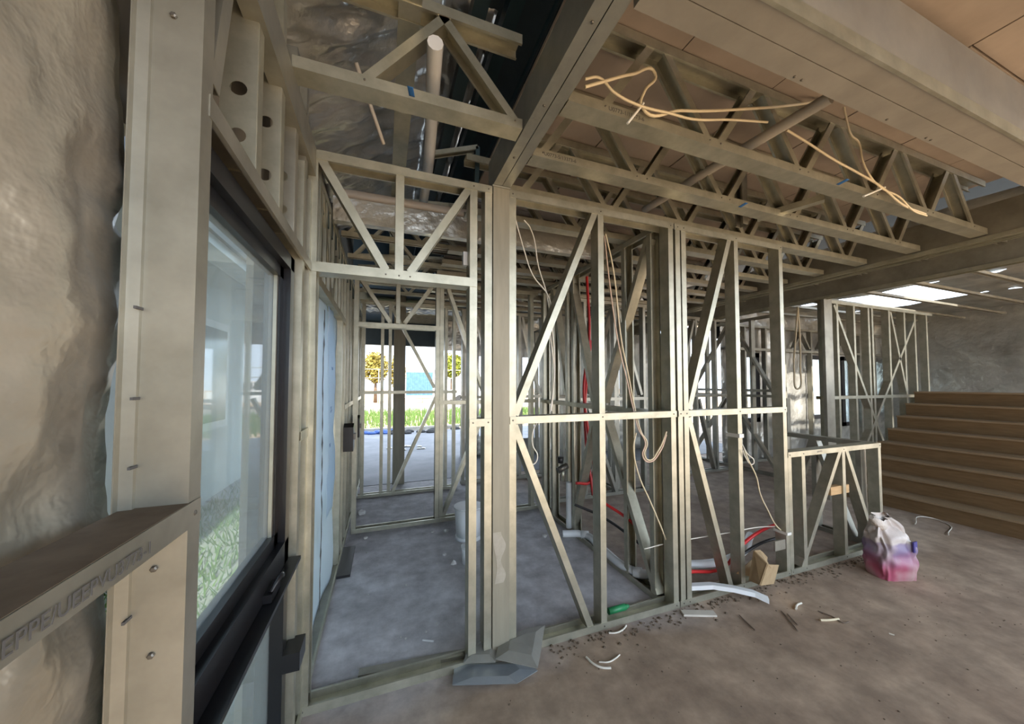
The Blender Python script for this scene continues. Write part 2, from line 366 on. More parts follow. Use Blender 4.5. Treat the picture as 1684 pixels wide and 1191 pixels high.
# header and cripple studs over the window
hd = thing('window_header', 'steel header with punched cripple studs over the black window', 'header', (XL, 1.2, 2.05))
member('header', hd, (XL+.002, .84, 2.085), (XL+.002, 1.86, 2.085), B, depth=.09, wd=.045, side=-1, m=STEEL_D)
for i, y in enumerate((1.135, 1.36, 1.56, 1.74)):
    channel_holes('cripple_stud', hd, (XL-.004, y, 2.10), (XL-.004, y, 2.86), B, (.10, .23, .50, .62) if i % 2 == 0 else (.12, .30, .56), side=-1, depth=.084, r=.020, m=STEEL_D if i > 1 else STEEL)
member('diagonal_brace', hd, (XL-.006, 1.02, 2.86), (XL-.006, .88, 2.15), B, depth=.07, wd=.04, side=1, m=STEEL_D)
box('edge_ledger', (XL-.04, -.6, 2.53), (XL+.012, 1.90, 2.665), STEEL_D, label='deep steel ledger along the top of the left wall, above the window', cat='ledger')
# studs between the window and the corner, then the doorway with the wrap
wall_frame('pair of plain studs between the black window and the corner', (XL, 1.70), (XL, 1.90), 0, 2.5, studs=(.02, .165), nog=((1.30, .02, .17),), back=(-1, 0, 0), sides=-1, top=False)
farL = wall_frame('long left exterior wall frame beyond the doorway corner', (XL, 1.97), (XL, 6.1), 0, 2.66, studs=(1.28, 1.52, 1.80, 2.1, 2.5, 2.9, 3.3, 3.7, 4.1) + tuple((s, 2.1, 2.62) for s in (.2, .36, .52, .70, .9, 1.1)), nog=((1.31, 1.5, 4.1),), headers=((2.08, 0, 1.5),), back=(-1, 0, 0), sides=-1, braces=(((.25, 2.62), (.6, 2.12)), ((1.0, 2.62), (.66, 2.12))))
box('sill_track', (XL-.11, 1.98, .0), (XL-.012, 3.3, .028), STEEL_D, label='flat dusty sill track on the slab under the white wrap', cat='sill')
def wrapf(u, v):
    y = 1.975 + (1.26+.03*math.sin(v*9+1)-.05*math.sin(v*3.1))*u; z = .02+2.06*v
    return (-.385+.012*math.sin(u*9+v*4)+.02*noise.noise(V((u*4, v*7, 1))), y, z)
wr = grid('building_wrap', wrapf, 24, 50, WRAP, label='white building wrap hanging torn in the left doorway', cat='wrap', solid=.001)
grid('torn_seam', lambda u, v: (-.366, 2.50+.03*noise.noise(V((v*14, 3, 0)))+.02*math.sin(v*6)+(u-.5)*.035*(1+1.4*noise.noise(V((v*30, 1, 5)))), .10+1.9*v), 1, 60, INK, wr)
def wrap2(u, v): return (-.352+.01*noise.noise(V((u*3, v*9, 7))), 2.60+.20*math.sin(v*5)*.3+(.32+.06*math.sin(v*11))*u, .62+1.42*v)
grid('loose_wrap_flap', wrap2, 10, 40, WRAP, label='loose curling flap of white wrap in front of the hanging wrap', cat='wrap', solid=.001)
for k, (y, z, sz) in enumerate(((2.62, 1.62, .040), (2.60, 1.33, .06), (2.58, 1.1, .04))):
    text(wr, ('vapa', 'X/-', 'Wi')[k], (-.336, y, z), (math.pi/2, 0, math.pi/2), sz, BLUE)
for k, (y, lab) in enumerate(((3.42, 'nearer black bracket box on the left studs beyond the wrap'), (4.25, 'farther black bracket box on the left studs by the second frame'))):
    z = 1.05
    T = thing('window_winder', lab, 'bracket', (XL, y, z), 'black bracket boxes')
    vs, fs = prof_extrude([(-.07, -.12), (.05, -.10), (.07, -.02), (.07, .09), (0, .12), (-.07, .09)], (XL+.004, y, z), (XL+.085, y, z), V((0, 1, 0)), Z)
    fs += [(5, 4, 3, 2, 1, 0), (6, 7, 8, 9, 10, 11)]
    link('housing', mesh(vs, fs), BLACK, T); box('lever', (XL+.085, y-.05, z-.02), (XL+.1, y+.03, z+.03), SCREW, T)
box('steel_fascia', (-.43, 2.0, 2.52), (-.345, 6.0, 2.66), DARKSTEEL, label='dark teal steel fascia running back along the left wall top', cat='fascia')

# ---- window 1, black awning window beside the camera
WN = struct('window_1', (-.40, 1.25, .1))
y0, y1, zt, zm, zb = .862, 1.665, 2.045, .86, -.02
for a, b in (((-.45, y0-.01, zt-.055), (-.36, y1, zt)), ((-.45, y1-.055, zb), (-.36, y1, zt)), ((-.45, y0-.012, zb), (-.36, y0+.03, zt)), ((-.45, y0, zb), (-.36, y1, zb+.06))):
    box('frame', a, b, BLACK, WN)
box('transom', (-.45, y0, zm-.045), (-.36, y1, zm+.045), BLACK, WN)
box('transom_ledge', (-.372, y0, zm-.062), (-.318, y1+.02, zm-.048), BLACK, WN)
for a, b in (((-.425, y0+.03, zt-.10), (-.385, y1-.055, zt-.055)), ((-.425, y1-.10, zm+.045), (-.385, y1-.055, zt-.055)), ((-.425, y0+.03, zm+.045), (-.385, y1-.055, zm+.09)), ((-.425, y0+.02, zm+.045), (-.385, y0+.06, zt-.1))):
    SB = box('sash_bar', a, b, BLACK, WN)
box('pane', (-.409, y0+.05, zm+.08), (-.405, y1-.09, zt-.09), GLASS, WN)
box('pane', (-.409, y0+.02, zb+.05), (-.405, y1-.05, zm-.04), GLASS, WN)
box('glazing_bead', (-.404, y1-.112, zm+.09), (-.392, y1-.098, zt-.10), STEEL_D, SB)
for py in (1.40,):
    h = box('winder_handle', (-.37, py-.05, zm-.045), (-.335, py+.05, zm-.018), BLACK, WN)
    tube('winder_arm', [(-.345, py-.03, zm-.02), (-.325, py+.01, zm+.01), (-.33, py+.05, zm-.01)], .008, BLACK, h)
box('lower_catch', (-.36, y1-.06, .40), (-.30, y1+.05, .47), BLACK, WN)

# ================================================================ front wall frames, y = YW
YW = 1.87
T = wall_frame('tall door frame left of the steel post with truss header', (-.335, YW), (.568, YW), 0, 2.66,
    studs=(.0, .795, .882, (.40, 2.10, 2.64)), nog=((1.31, .775, .90),), headers=((2.09, 0, .815),), screws=True,
    braces=(((.03, 2.63), (.335, 2.11)), ((.775, 2.63), (.455, 2.11))))
for s in (.335, .40, .455): screw(T, (-.335+s, YW-.002, 2.085), (0, -1, 0))
PT = thing('steel_post', 'broad square steel post with cement smear, carrying the diagonal beam', 'post', (.62, YW, 0))
vs, fs = prof_extrude([(-.049, 0), (-.049, .098), (.049, .098), (.049, 0)], (.622, YW-.004, 0), (.622, YW-.004, 2.655), V((1, 0, 0)), V((0, 1, 0)))
link('shaft', mesh(vs, fs + [(3, 2, 1, 0), (4, 5, 6, 7)]), POST, PT)
box('cap_plate', (.566, YW-.012, 2.655), (.68, YW+.11, 2.664), BEAM, PT)
grid('cement_smear', lambda u, v: (.585+.05*u+.012*math.sin(v*5)*(1-u)+.014*math.sin(v*11)*u, YW-.0055, .42+.28*v), 6, 22, mat('cement_smear', (.36, .33, .26), .9, 0, col2=(.46, .42, .35), scale=18), PT)
BM = thing('steel_beam', 'dark steel beam running overhead from camera to the square post', 'beam', (.62, .5, 2.664))
for nm, x, s in (('left_channel', .572, 1), ('right_channel', .676, -1)):
    p0 = V((x, -1.2, 2.666)); p1 = V((x, YW+.09, 2.666))
    vs, fs = prof_extrude([(0, 0), (.050*s, 0), (.050*s, .004), (.004*s, .004), (.004*s, .176), (.05*s, .176), (.05*s, .18), (0, .18)], p0, p1, V((1, 0, 0)), Z)
    link(nm, mesh(vs, fs), BEAM, BM)
for y in (.9, 1.25, 1.6): screw(BM, (.60, y, 2.666), (0, 0, -1), .006)
wall_frame('middle wall frame right of the steel post, two bays wide', (.676, YW), (1.905, YW), 0, 2.66, studs=(.018, .624, 1.203), nog=(1.315,), screws=True,
    braces=(((.585, 2.63), (.035, 1.345)), ((.03, 1.285), (.53, .03))))
wall_frame('third wall frame with tied cable, ending at the low wall', (1.912, YW), (3.052, YW), 0, 2.66, studs=(.03, .085, .61, 1.12), nog=((1.315, .01, 1.14),), screws=True, sides=-1,
    braces=(((.545, 2.63), (.115, 1.345)), ((.11, 1.285), (.49, .03))))
LW = wall_frame('low waist-high wall frame with crossed braces in front of the stairs', (3.056, YW), (4.36, YW), 0, .97, studs=(.02, .19, .735, 1.284), nog=(), screws=True,
    braces=(((.70, .945), (.15, .03)), ((.78, .945), (1.19, .03))))
RW = wall_frame('low return wall frame behind the waist-high frame', (4.36, 1.97), (4.36, 2.72), 0, .97, studs=(.03, .40, .70), nog=(), back=(-1, 0, 0), braces=(((.1, .03), (.4, .94)), ((.68, .03), (.42, .94))), sides=-1, m=STEEL_D)
box('timber_block', (3.62, 1.885, .56), (3.88, 1.93, .63), TIMBER, label='orange timber block fixed inside the low wall frame', cat='timber block')
text(LW, 'JOI3773', (3.42, YW-.003, .945), (math.pi/2, 0, 0), .02)
# second top track over the door frame
member_T = thing('roof_track', 'dusty upper track lying above the door frame top plate', 'track', (-.33, 1.97, 2.69))
member('track', member_T, (-.34, 1.97, 2.70), (.12, 1.97, 2.70), (0, 1, 0), depth=.09, wd=.05, side=1)

# ================================================================ floor joists (open web trusses)
def joist(y, x0, x1, label, n0=.78, pitch=.65, zb=2.664, zt=3.075, detail=False, m=STEEL, group='open web floor joists', ink=None):
    T = thing('floor_joist', label, 'joist', (x0, y, zb), group)
    member('bottom_chord', T, (x0, y, zb+.022), (x1, y, zb+.022), (0, 1, 0), m, depth=.086, wd=.044, side=1)
    member('top_chord', T, (x0, y, zt-.022), (x1, y, zt-.022), (0, 1, 0), m, depth=.086, wd=.044, side=-1)
    x = n0; up = []
    while x < x1-.1:
        for s in (-1, 1):
            xt = x + s*pitch*.44
            if xt < x0+.02 or xt > x1-.02: continue
            member('web_strut', T, (x+s*.035, y+.004, zb+.03), (xt, y+.004, zt-.03), (0, 1, 0), m, depth=.074, wd=.036, side=1)
            if detail: screw(T, (x+s*.035, y, zb+.024), (0, -1, 0))
        x += pitch
    if ink: text(T, ink[0], (ink[1], y-.001, zb+.012), (math.pi/2, 0, 0), .026)
    return T
joist(1.19, .68, 4.3, 'nearest open web joist overhead, with cables tied along it', .82, .66, detail=True, ink=('U0773-1/15373-6', .87))
joist(1.545, .68, 4.3, 'second open web joist, between the cabled joist and the wall top', .70, .65, detail=True, ink=('U0773-5/13373-6', .74))
words = ('third', 'fourth', 'fifth', 'sixth', 'seventh', 'eighth', 'ninth', 'tenth', 'eleventh', 'twelfth', 'thirteenth')
for i in range(11):
    y = 1.895+.345*i
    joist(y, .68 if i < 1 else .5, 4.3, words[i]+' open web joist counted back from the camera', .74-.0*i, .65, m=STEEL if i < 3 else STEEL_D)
for i, y in enumerate((.27, -.12)):
    joist(y, .68, 4.3, ('joist just behind the boxed beam, at the top right corner', 'joist nearest overhead, beyond the top right corner')[i], .9)
# left joist over the window bay
JL = joist(1.40, XL+.01, .565, 'short web joist from left wall to the diagonal beam', -.12, .80, zb=2.664, zt=3.1, detail=True)
member('web_strut', JL, (.53, 1.404, 2.70), (.20, 1.404, 3.07), (0, 1, 0), depth=.074, wd=.036, side=1); screw(JL, (.53, 1.40, 2.69), (0, -1, 0))
tube('joist_pipe', [on(1366, 160, 2, 2.84), on(1215, 250, 2, 2.84), on(1060, 345, 2, 2.84)], .028, mat('grey_pipe', (.42, .39, .33), .5), label='grey plastic pipe threaded diagonally through the web joists', cat='pipe')
T = thing('joist_brace', 'short angled brace with upright between the second and third joists', 'brace', (2.6, 1.8, 2.66))
member('upright', T, (2.42, 1.72, 2.67), (2.42, 1.72, 3.06), (0, 1, 0), STEEL_D, depth=.06, wd=.05); member('arm', T, (2.45, 1.66, 2.70), (2.62, 1.35, 2.72), (1, 0, 0), depth=.05, wd=.04)
# boxed beam at top right
BB = thing('boxed_beam', 'wide boxed steel beam crossing the top right corner', 'beam', (2, .75, 2.66))
for k, y in enumerate((.665, .742)):
    vs, fs = boxm((.69, y, 2.655), (4.9, y+.074, 2.95)); link('channel', mesh(vs, fs), mat('beam_face', (.33, .31, .265), .45, .3, var=.15, scale=4) if k == 0 else bpy.data.materials['beam_face'], BB)
box('flange_edge', (.69, .652, 2.648), (4.9, .664, 2.70), STEEL, BB)
for x in (1.4, 1.44, 2.0, 2.32, 2.36): screw(BB, (x, .80, 2.655), (0, 0, -1), .005)
# beams at the joists' far ends
for k, (x, y0_, y1_, z0_, lab) in enumerate(((4.33, .82, 7, 2.66, 'edge beam closing the far ends of the floor joists'), (4.62, .82, 7, 2.72, 'second long steel beam beyond the joist ends'), (5.45, .5, 7, 2.68, 'third long steel beam above the far stair wall'))):
    T = thing('edge_beam', lab, 'beam', (x, y0_, z0_), 'long beams beyond the joists')
    member('channel', T, (x, y0_, z0_+.12), (x, y1_, z0_+.12), (1, 0, 0), STEEL_D, depth=.07, wd=.24, side=1, lip=.02)
    member('bottom_track', T, (x-.01, y0_, z0_-.02), (x-.01, y1_, z0_-.02), (1, 0, 0), STEEL, depth=.10, wd=.035, side=1)

# ================================================================ rooms behind the front wall
wall_frame('pipe-side wall frame running back from the middle frame', (1.80, 1.96), (1.80, 3.86), 0, 2.66, studs=(.05, .34, .75, 1.15, 1.28, 1.62, 1.85), nog=(1.31,), back=(1, 0, 0), sides=1,
    braces=(((.07, 2.60), (.66, 1.36)), ((.64, 1.26), (.03, .04)), ((1.20, 2.6), (.8, 1.35)), ((1.2, .05), (.78, 1.26)), ((1.6, 2.6), (1.32, 1.4))))
wall_frame('second cross frame behind the doorway with truss header', (-.30, 3.90), (1.78, 3.90), 0, 2.66, studs=(.02, .855, .90, 1.45, 2.0, (.43, 2.17, 2.63)), nog=((1.31, .87, 2.06),), headers=((2.14, 0, .88),),
    braces=(((.06, 2.62), (.35, 2.18)), ((.80, 2.62), (.50, 2.18)), ((.97, 2.6), (1.4, 1.4)), ((.92, .04), (1.42, 1.25))))
wall_frame('third cross frame before the patio opening', (-.32, 5.05), (1.0, 5.05), 0, 2.66, studs=(.05, .29, .39, 1.08, 1.16, 1.28), nog=(1.40,),
    braces=(((.40, 2.6), (1.0, 1.46)), ((.44, .04), (1.02, 1.34))))
box('porch_post', (.13, 5.55, 0), (.30, 5.70, 2.9), POST, label='brown porch post standing beyond the third cross frame', cat='post')
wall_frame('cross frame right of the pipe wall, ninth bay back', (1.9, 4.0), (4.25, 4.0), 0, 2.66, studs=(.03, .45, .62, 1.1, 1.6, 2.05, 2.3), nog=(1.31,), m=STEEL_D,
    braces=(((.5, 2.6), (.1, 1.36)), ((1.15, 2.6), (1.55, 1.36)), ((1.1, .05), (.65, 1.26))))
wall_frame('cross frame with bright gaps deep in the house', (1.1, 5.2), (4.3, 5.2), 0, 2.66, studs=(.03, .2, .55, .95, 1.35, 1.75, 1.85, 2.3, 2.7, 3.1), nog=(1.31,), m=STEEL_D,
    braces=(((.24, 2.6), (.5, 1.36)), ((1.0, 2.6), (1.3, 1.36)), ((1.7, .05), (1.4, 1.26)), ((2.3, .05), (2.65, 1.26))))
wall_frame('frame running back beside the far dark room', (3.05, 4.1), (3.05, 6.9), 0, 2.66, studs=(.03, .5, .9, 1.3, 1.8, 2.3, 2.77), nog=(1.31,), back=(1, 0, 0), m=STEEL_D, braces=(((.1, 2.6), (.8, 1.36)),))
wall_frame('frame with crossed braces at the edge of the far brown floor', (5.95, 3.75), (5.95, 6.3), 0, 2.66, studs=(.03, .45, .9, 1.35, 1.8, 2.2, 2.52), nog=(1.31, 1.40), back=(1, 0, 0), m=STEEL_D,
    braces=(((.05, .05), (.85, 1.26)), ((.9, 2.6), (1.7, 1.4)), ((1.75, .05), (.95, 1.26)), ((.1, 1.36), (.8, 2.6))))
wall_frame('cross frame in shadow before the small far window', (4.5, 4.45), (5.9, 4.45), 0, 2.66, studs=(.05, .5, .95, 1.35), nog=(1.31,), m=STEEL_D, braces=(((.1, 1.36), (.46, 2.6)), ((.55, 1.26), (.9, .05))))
N3 = wall_frame('tall nib frame beside the stairs, seen above the low wall', (5.48, 2.90), (8.35, 2.90), 0, 2.66, studs=(.10, .19, .36, .75, 1.1, 1.19, 1.63, 2.05, 2.35, 2.7), nog=(1.33,), m=STEEL,
    braces=(((.30, 2.6), (1.55, .35)), ((.75, .4), (2.35, 2.5)), ((1.68, 2.6), (2.05, 1.38))))
box('corner_post', (5.47, 2.86, 0), (5.64, 2.896, 2.70), STEEL_D, label='broad galvanised corner post at the left end of the nib frame', cat='post')
box('short_nib_stud', (5.15, 3.15, 0), (5.22, 3.22, 1.32), STEEL_D, label='short stud with a bolt behind the low wall, left of the nib frame', cat='stud')
# far exterior walls (structure), with dusty foil, windows in black frames
def far_wall(name, x0, x1, y, openings, m=FOIL):
    T = struct(name, (x0, y, 0))
    xs_ = [x0] + [q for o in openings for q in o[:2]] + [x1]
    def f(a, b, z0, z1):
        nu, nv = max(3, int((b-a)*9)), max(3, int((z1-z0)*9))
        grid('foil_lining', lambda u, v: (a+(b-a)*u, y+.05*noise.noise(V((u*(b-a)*3, v*(z1-z0)*4, a)))*(1 if 0 < u < 1 else 0), z0+(z1-z0)*v), nu, nv, m, T)
    for i in range(0, len(xs_), 2): f(xs_[i], xs_[i+1], 0, 3.0)
    for (a, b, z0, z1) in openings:
        f(a, b, z1, 3.0)
        if z0 > .02: f(a, b, 0, z0)
    box('outer_skin', (x0, y+.12, 2.4), (x1, y+.14, 3.2), ROOFM, T)
    return T
def far_window(k, x0, x1, z0, z1, y):
    W_ = struct('window_%d' % k, (x0, y, z0)); t = .11
    for a, b in (((x0, y-.03, z0), (x0+t, y+.06, z1)), ((x1-t, y-.03, z0), (x1, y+.06, z1)), ((x0, y-.03, z1-t*.8), (x1, y+.06, z1)), ((x0, y-.03, z0), (x1, y+.06, z0+t*.8))): box('frame', a, b, BLACK, W_)
    box('pane', (x0+t*.5, y+.01, z0+.04), (x1-t*.5, y+.018, z1-.04), GLASS, W_)
YF = 4.85
px = lambda a: on(a, 620, 1, YF).x
wins = [(px(1219), px(1247), .75, 2.13), (px(1327), px(1358), .75, 2.13), (px(1382), px(1403), .55, 2.13), (px(1426), px(1456), .75, 2.13)]
far_wall('wall_back', 6.05, 12.2, YF, wins)
for k, (a, b, z0, z1) in enumerate(wins): far_window(k+2, a, b, z0, z1, YF)
far_wall('wall_far', 1.05, 6.0, 7.2, [(1.1, 1.5, 0, 2.2), (1.9, 2.3, .4, 2.1), (2.9, 3.4, .3, 2.1), (4.2, 4.5, .3, 2.2), (5.1, 5.5, .2, 2.1)])
WR = struct('wall_right', (11.2, 0, 0))
grid('foil_lining', lambda u, v: (11.2+.05*noise.noise(V((u*20, v*12, 2))), -.5+6*u, 3.2*v), 50, 28, FOIL, WR)
far_wall('wall_side', 4.6, 5.9, 6.6, [(4.9, 5.3, .6, 2.1)])
# studs standing before the far foil wall
wall_frame('row of studs lining the far foil wall with the black windows', (6.1, YF-.14), (11.1, YF-.14), 0, 2.66, studs=(.1, wins[0][0]-6.15, wins[0][1]-6.05, 1.6, wins[1][0]-6.16, wins[2][1]-6.04, wins[3][0]-6.2, wins[3][1]-6.0, 4.2, 4.8), nog=(), m=STEEL_D, headers=((2.19, 0, 5.0),),
    braces=tuple(((a, 2.25), (a+.25, 2.6)) for a in (1.9, 2.7, 3.4)) + tuple(((a+.5, 2.25), (a+.25, 2.6)) for a in (1.9, 2.7, 3.4)))
# far ceiling foil + battens over the stair side
FC = struct('ceiling_foil', (4.7, 0, 2.95))
for (a, b, c, d_) in ((4.45, 7.5, .3, 7.0), (7.5, 9.2, .3, 2.65), (7.5, 9.2, 3.75, 7.0), (9.2, 11.2, .3, 7.0)):
    grid('foil_sheet', lambda u, v: (a+(b-a)*u, c+(d_-c)*v, 3.0+.05*noise.noise(V((u*8, v*14, a)))), 24, 40, FOIL, FC)
ordn = ('first', 'second')+words+('last',)
for i in range(12):
    y = .9+.5*i
    T = thing('ceiling_batten', ordn[i]+' thin ceiling batten over the stairs, counted from the camera', 'batten', (4.75, y, 2.84), 'ceiling battens over the stairs')
    member('channel', T, (4.75, y, 2.86), (11.1, y, 2.86), (0, 1, 0), STEEL_D, depth=.06, wd=.035, side=-1)
# roof members over the left rooms
box('overhead_channel', (.035, .95, 3.06), (.125, 5.0, 3.10), STEEL, label='broad pale channel running back above the door frame', cat='channel')
FS = foil_sheet('roof_foil', 'shiny rippled foil under the roof above the left window bay', lambda u, v: (-.44+.70*u, 1.42+2.3*v, 3.02+.4*u+.012*math.sin(v*60+u*5)+.03*noise.noise(V((u*4, v*26, 3)))+.012*noise.noise(V((u*9, v*70, 5)))), 30, 160, FOIL)
#box('foil_prop', (-.06, 1.6, 2.98), (-.035, 1.63, 3.0), TIMBER, label='tiny timber chock on the foil edge', cat='chock')
tube('foil_lath', [(-.145, 1.75, 3.05), (-.02, 2.0, 2.85)], .010, PALEOFF, label='thin pale lath leaning under the roof foil', cat='lath')
for i, (x, z) in enumerate(((.0, 3.62), (.42, 3.58), (.62, 3.66), (.82, 3.5))):
    member_r = thing('roof_purlin', ('first dark teal purlin beside the pale channel', 'second dark teal purlin above the white pipe', 'third dark teal purlin near the diagonal beam', 'fourth dark teal purlin behind the diagonal beam')[i], 'purlin', (x, .3, z), 'dark roof purlins')
    member('channel', member_r, (x, .3, z), (x, 7, z), (1, 0, 0), DARKSTEEL, depth=.08, wd=.09, side=-1)
foil_sheet('roof_blanket', 'crinkled silver roof blanket between dark purlins above the doorway', lambda u, v: (.16+.45*u, 1.9+2.6*v, 3.75+.04*noise.noise(V((u*9, v*22, 3)))), 20, 60, FOIL)
PP = thing('vent_pipe', 'white plastic pipe with a dark band hanging above the doorway', 'pipe', (.2, 1.5, 3))
tube('barrel', [on(716, 70, 1, 1.35), on(703, 285, 1, 2.25), on(684, 388, 1, 3.6)], .032, WHITEP, PP)
q = on(711, 200, 1, 1.82); cyl('joint_band', q-V((0, .012, -.006)), q+V((0, .012, -.006)), .035, .035, STEEL_D, PP)
tube('waste_pipe', [(-.33, 2.53, 2.797), (.2, 2.53, 2.797), (.70, 2.53, 2.797)], .035, mat('buff_pipe', (.62, .55, .46), .4, 0, var=.05), label='buff plastic pipe lying across above the door header', cat='pipe')
box('foil_faced_beam', (-.33, 2.50, 2.60), (1.78, 2.56, 2.76), FOIL, label='foil faced cross beam under the buff pipe', cat='beam')
def roof_truss(y, x0, x1, label, zb=2.70, zt=3.05):
    T = thing('roof_truss', label, 'truss', (x0, y, zb), 'light roof trusses over the left rooms')
    member('bottom_chord', T, (x0, y, zb), (x1, y, zb), (0, 1, 0), STEEL, depth=.05, wd=.036, side=-1)
    member('top_chord', T, (x0, y, zt-.05), (x1, y, zt+.12), (0, 1, 0), STEEL, depth=.05, wd=.036, side=-1)
    k = 0; x = x0+.05
    while x < x1-.35:
        member('web_strut', T, (x, y+.003, zb), (x+.28, y+.003, zt-.02), (0, 1, 0), STEEL, depth=.04, wd=.03, side=-1)
        member('web_strut', T, (x+.56, y+.003, zb), (x+.28, y+.003, zt-.02), (0, 1, 0), STEEL, depth=.04, wd=.03, side=1); x += .56
for i, y in enumerate((2.95, 3.45, 4.3, 4.7)):
    roof_truss(y, -.33, 1.76, ('nearest light roof truss above the doorway room', 'second light roof truss above the doorway room', 'third light roof truss past the second cross frame', 'farthest light roof truss before the patio')[i])
T = thing('roof_bracket', 'small angle frame with a bolt above the door frame', 'bracket', (.5, 2.3, 2.9))
p = [on(705, 252, 1, 2.3), on(786, 241, 1, 2.3), on(784, 305, 1, 2.3)]
member('arm', T, p[0], p[1], (0, 1, 0), depth=.05, wd=.03, side=-1); member('leg', T, p[1], p[2], (0, 1, 0), DARKSTEEL, depth=.05, wd=.03, side=-1); screw(T, p[1], (0, -1, 0), .006)
box('junction_box', on(767, 414, 1, 1.93)+V((-.017, 0, 0)), on(767, 436, 1, 1.93)+V((.014, .03, 0)), WHITEP, label='small cream box hanging beside the door stud', cat='box')

# ================================================================ stairs
for k, (pp, lb) in enumerate((([(1470, 95, 1.0), (1500, 80, .9), (1560, 70, .8)], 'short cable crossing the top right corner'), ([(1490, 120, .95), (1530, 112, .9), (1600, 100, .85)], 'pinkish cable at the top right corner'))):
    tube('cable', [on(a, b, 2, 2.98) for a, b, c in pp], .006, CREAM, label=lb, cat='cable', group='loose cables')
ST = thing('staircase', 'plain brown board staircase climbing to the right', 'staircase', (5.86, 2.0, 0))
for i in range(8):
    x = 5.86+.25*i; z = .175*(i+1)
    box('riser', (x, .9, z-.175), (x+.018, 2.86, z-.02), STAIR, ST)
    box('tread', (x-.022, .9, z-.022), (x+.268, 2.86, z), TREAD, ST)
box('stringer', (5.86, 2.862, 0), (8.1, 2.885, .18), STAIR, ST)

# ================================================================ services: pipes, conduits, cables
D = thing('drain_pipe', 'white drain pipe elbowing along the floor behind the middle frame', 'pipe', (1.75, 2.6, 0))
pts = [on(925, 878, 2, .07), on(962, 880, 2, .06), on(985, 898, 2, .06), on(1048, 942, 2, .06), on(1075, 946, 2, .07), on(1120, 945, 2, .07)]
dr = tube('run', pts[:5], .033, WHITEP, D)
for q, r_ in ((pts[1], .038), (pts[2], .038), (pts[3], .039), (pts[4], .039)):
    dd = V((.03, -.02, 0)); cyl('collar', q-dd, q+dd, r_, r_, WHITEP, D)
tube('riser', [on(936, 868, 2, .05), on(936, 868, 2, .05)+V((0, 0, .22)), on(936, 868, 2, .05)+V((0, 0, .46))], .030, WHITEP, D)
tube('water_pipe', [(2.02, 2.35, .09), (2.35, 2.1, .10), (2.75, 2.08, .12), (3.2, 2.3, .12)], .032, WHITEP, label='white pipe running behind the third frame near the cardboard box', cat='pipe')
tube('red_water_pipe', [on(1132, 941, 1, 2.02), on(1190, 933, 1, 2.02), on(1222, 895, 1, 2.04), on(1262, 868, 1, 2.04), on(1300, 858, 1, 2.02), on(1340, 846, 1, 1.98)], .013, RED, label='red water pipe threading through the third and low frames', cat='pipe')
tube('red_conduit', [on(992, 826, 1, 2.5), on(1040, 860, 1, 2.3), on(1084, 912, 1, 2.1), on(1128, 940, 1, 2.03)], .012, RED, label='red pipe sloping down behind the middle frame', cat='pipe')
tube('red_riser', [on(965, 455, 1, 3.0), on(969, 560, 1, 3.0), on(960, 640, 1, 3.0), on(968, 720, 1, 3.0), on(972, 790, 1, 2.95), on(948, 795, 1, 2.9)], .014, RED, label='red pipe rising between studs of the pipe-side frame', cat='pipe')
tube('red_riser_branch', [on(972, 560, 1, 3.05), on(966, 612, 1, 3.03), on(962, 700, 1, 3.05), on(975, 815, 1, 2.9)], .013, RED, label='second red pipe twisted beside the rising one', cat='pipe')
tube('black_water_pipe', [on(945, 830, 1, 2.9), on(990, 850, 1, 2.75), on(1040, 885, 1, 2.5), on(1085, 925, 1, 2.2)], .012, BPIPE, label='black pipe crossing behind the middle frame', cat='pipe')
tube('black_riser_pipe', [on(1215, 915, 1, 2.05), on(1260, 890, 1, 2.05), on(1300, 882, 1, 2.0), on(1340, 878, 1, 1.98)], .012, BPIPE, label='black pipe threading through the low frame', cat='pipe')
tp = thing('tap_body', 'brass and grey valve assembly on the pipe-side frame', 'valve', on(925, 770, 1, 3.0))
c = on(925, 770, 1, 3.0)
cyl('valve', c-V((.05, 0, .02)), c+V((.05, 0, .02)), .03, .03, SCREW, tp); cyl('spout', c, c+V((0, -.01, -.12)), .018, .018, STEEL, tp); cyl('handle', c+V((-.02, 0, .05)), c+V((-.02, 0, .11)), .025, .03, BPIPE, tp)
yv = 1.84
def cable(lab, pts_, r=.0045, m=CREAM, y=None, name='cable', group='loose cables'):
    return tube(name, [on(a, b, 1, c) for a, b, c in pts_], r, m, label=lab, cat='cable', group=group)
cable('cream cable hanging in front of the second bay stud', [(996, 385, 2.0), (1008, 440, 1.99), (1022, 560, 1.97), (1034, 620, 1.96), (1045, 676, 1.93), (1055, 712, 1.88), (1064, 728, 1.86), (1060, 748, 1.86), (1068, 757, 1.86), (1082, 742, 1.86), (1094, 716, 1.86), (1096, 710, 1.86)], .005)
cable('pink cream cable hanging beside the looped one', [(994, 388, 2.01), (1003, 470, 2.0), (1018, 570, 1.98), (1032, 630, 1.96), (1042, 676, 1.93), (1050, 706, 1.88), (1061, 728, 1.855), (1057, 750, 1.855), (1068, 760, 1.855), (1086, 742, 1.855), (1096, 715, 1.855)], .0045, mat('pink_cable', (.68, .50, .38), .5))
cable('long cream cable falling from the mid rail to the floor plate', [(1046, 712, 1.86), (1042, 735, 1.86), (1050, 780, 1.86), (1068, 822, 1.87), (1085, 862, 1.9), (1097, 893, 1.95)], .005)
cable('left cream cable arcing down from the top of the middle frame', [(848, 362, 2.0), (862, 412, 2.0), (876, 452, 1.99), (903, 490, 1.97), (908, 540, 1.96), (912, 590, 1.96), (910, 640, 1.95), (905, 678, 1.95)], .004, WCABLE)
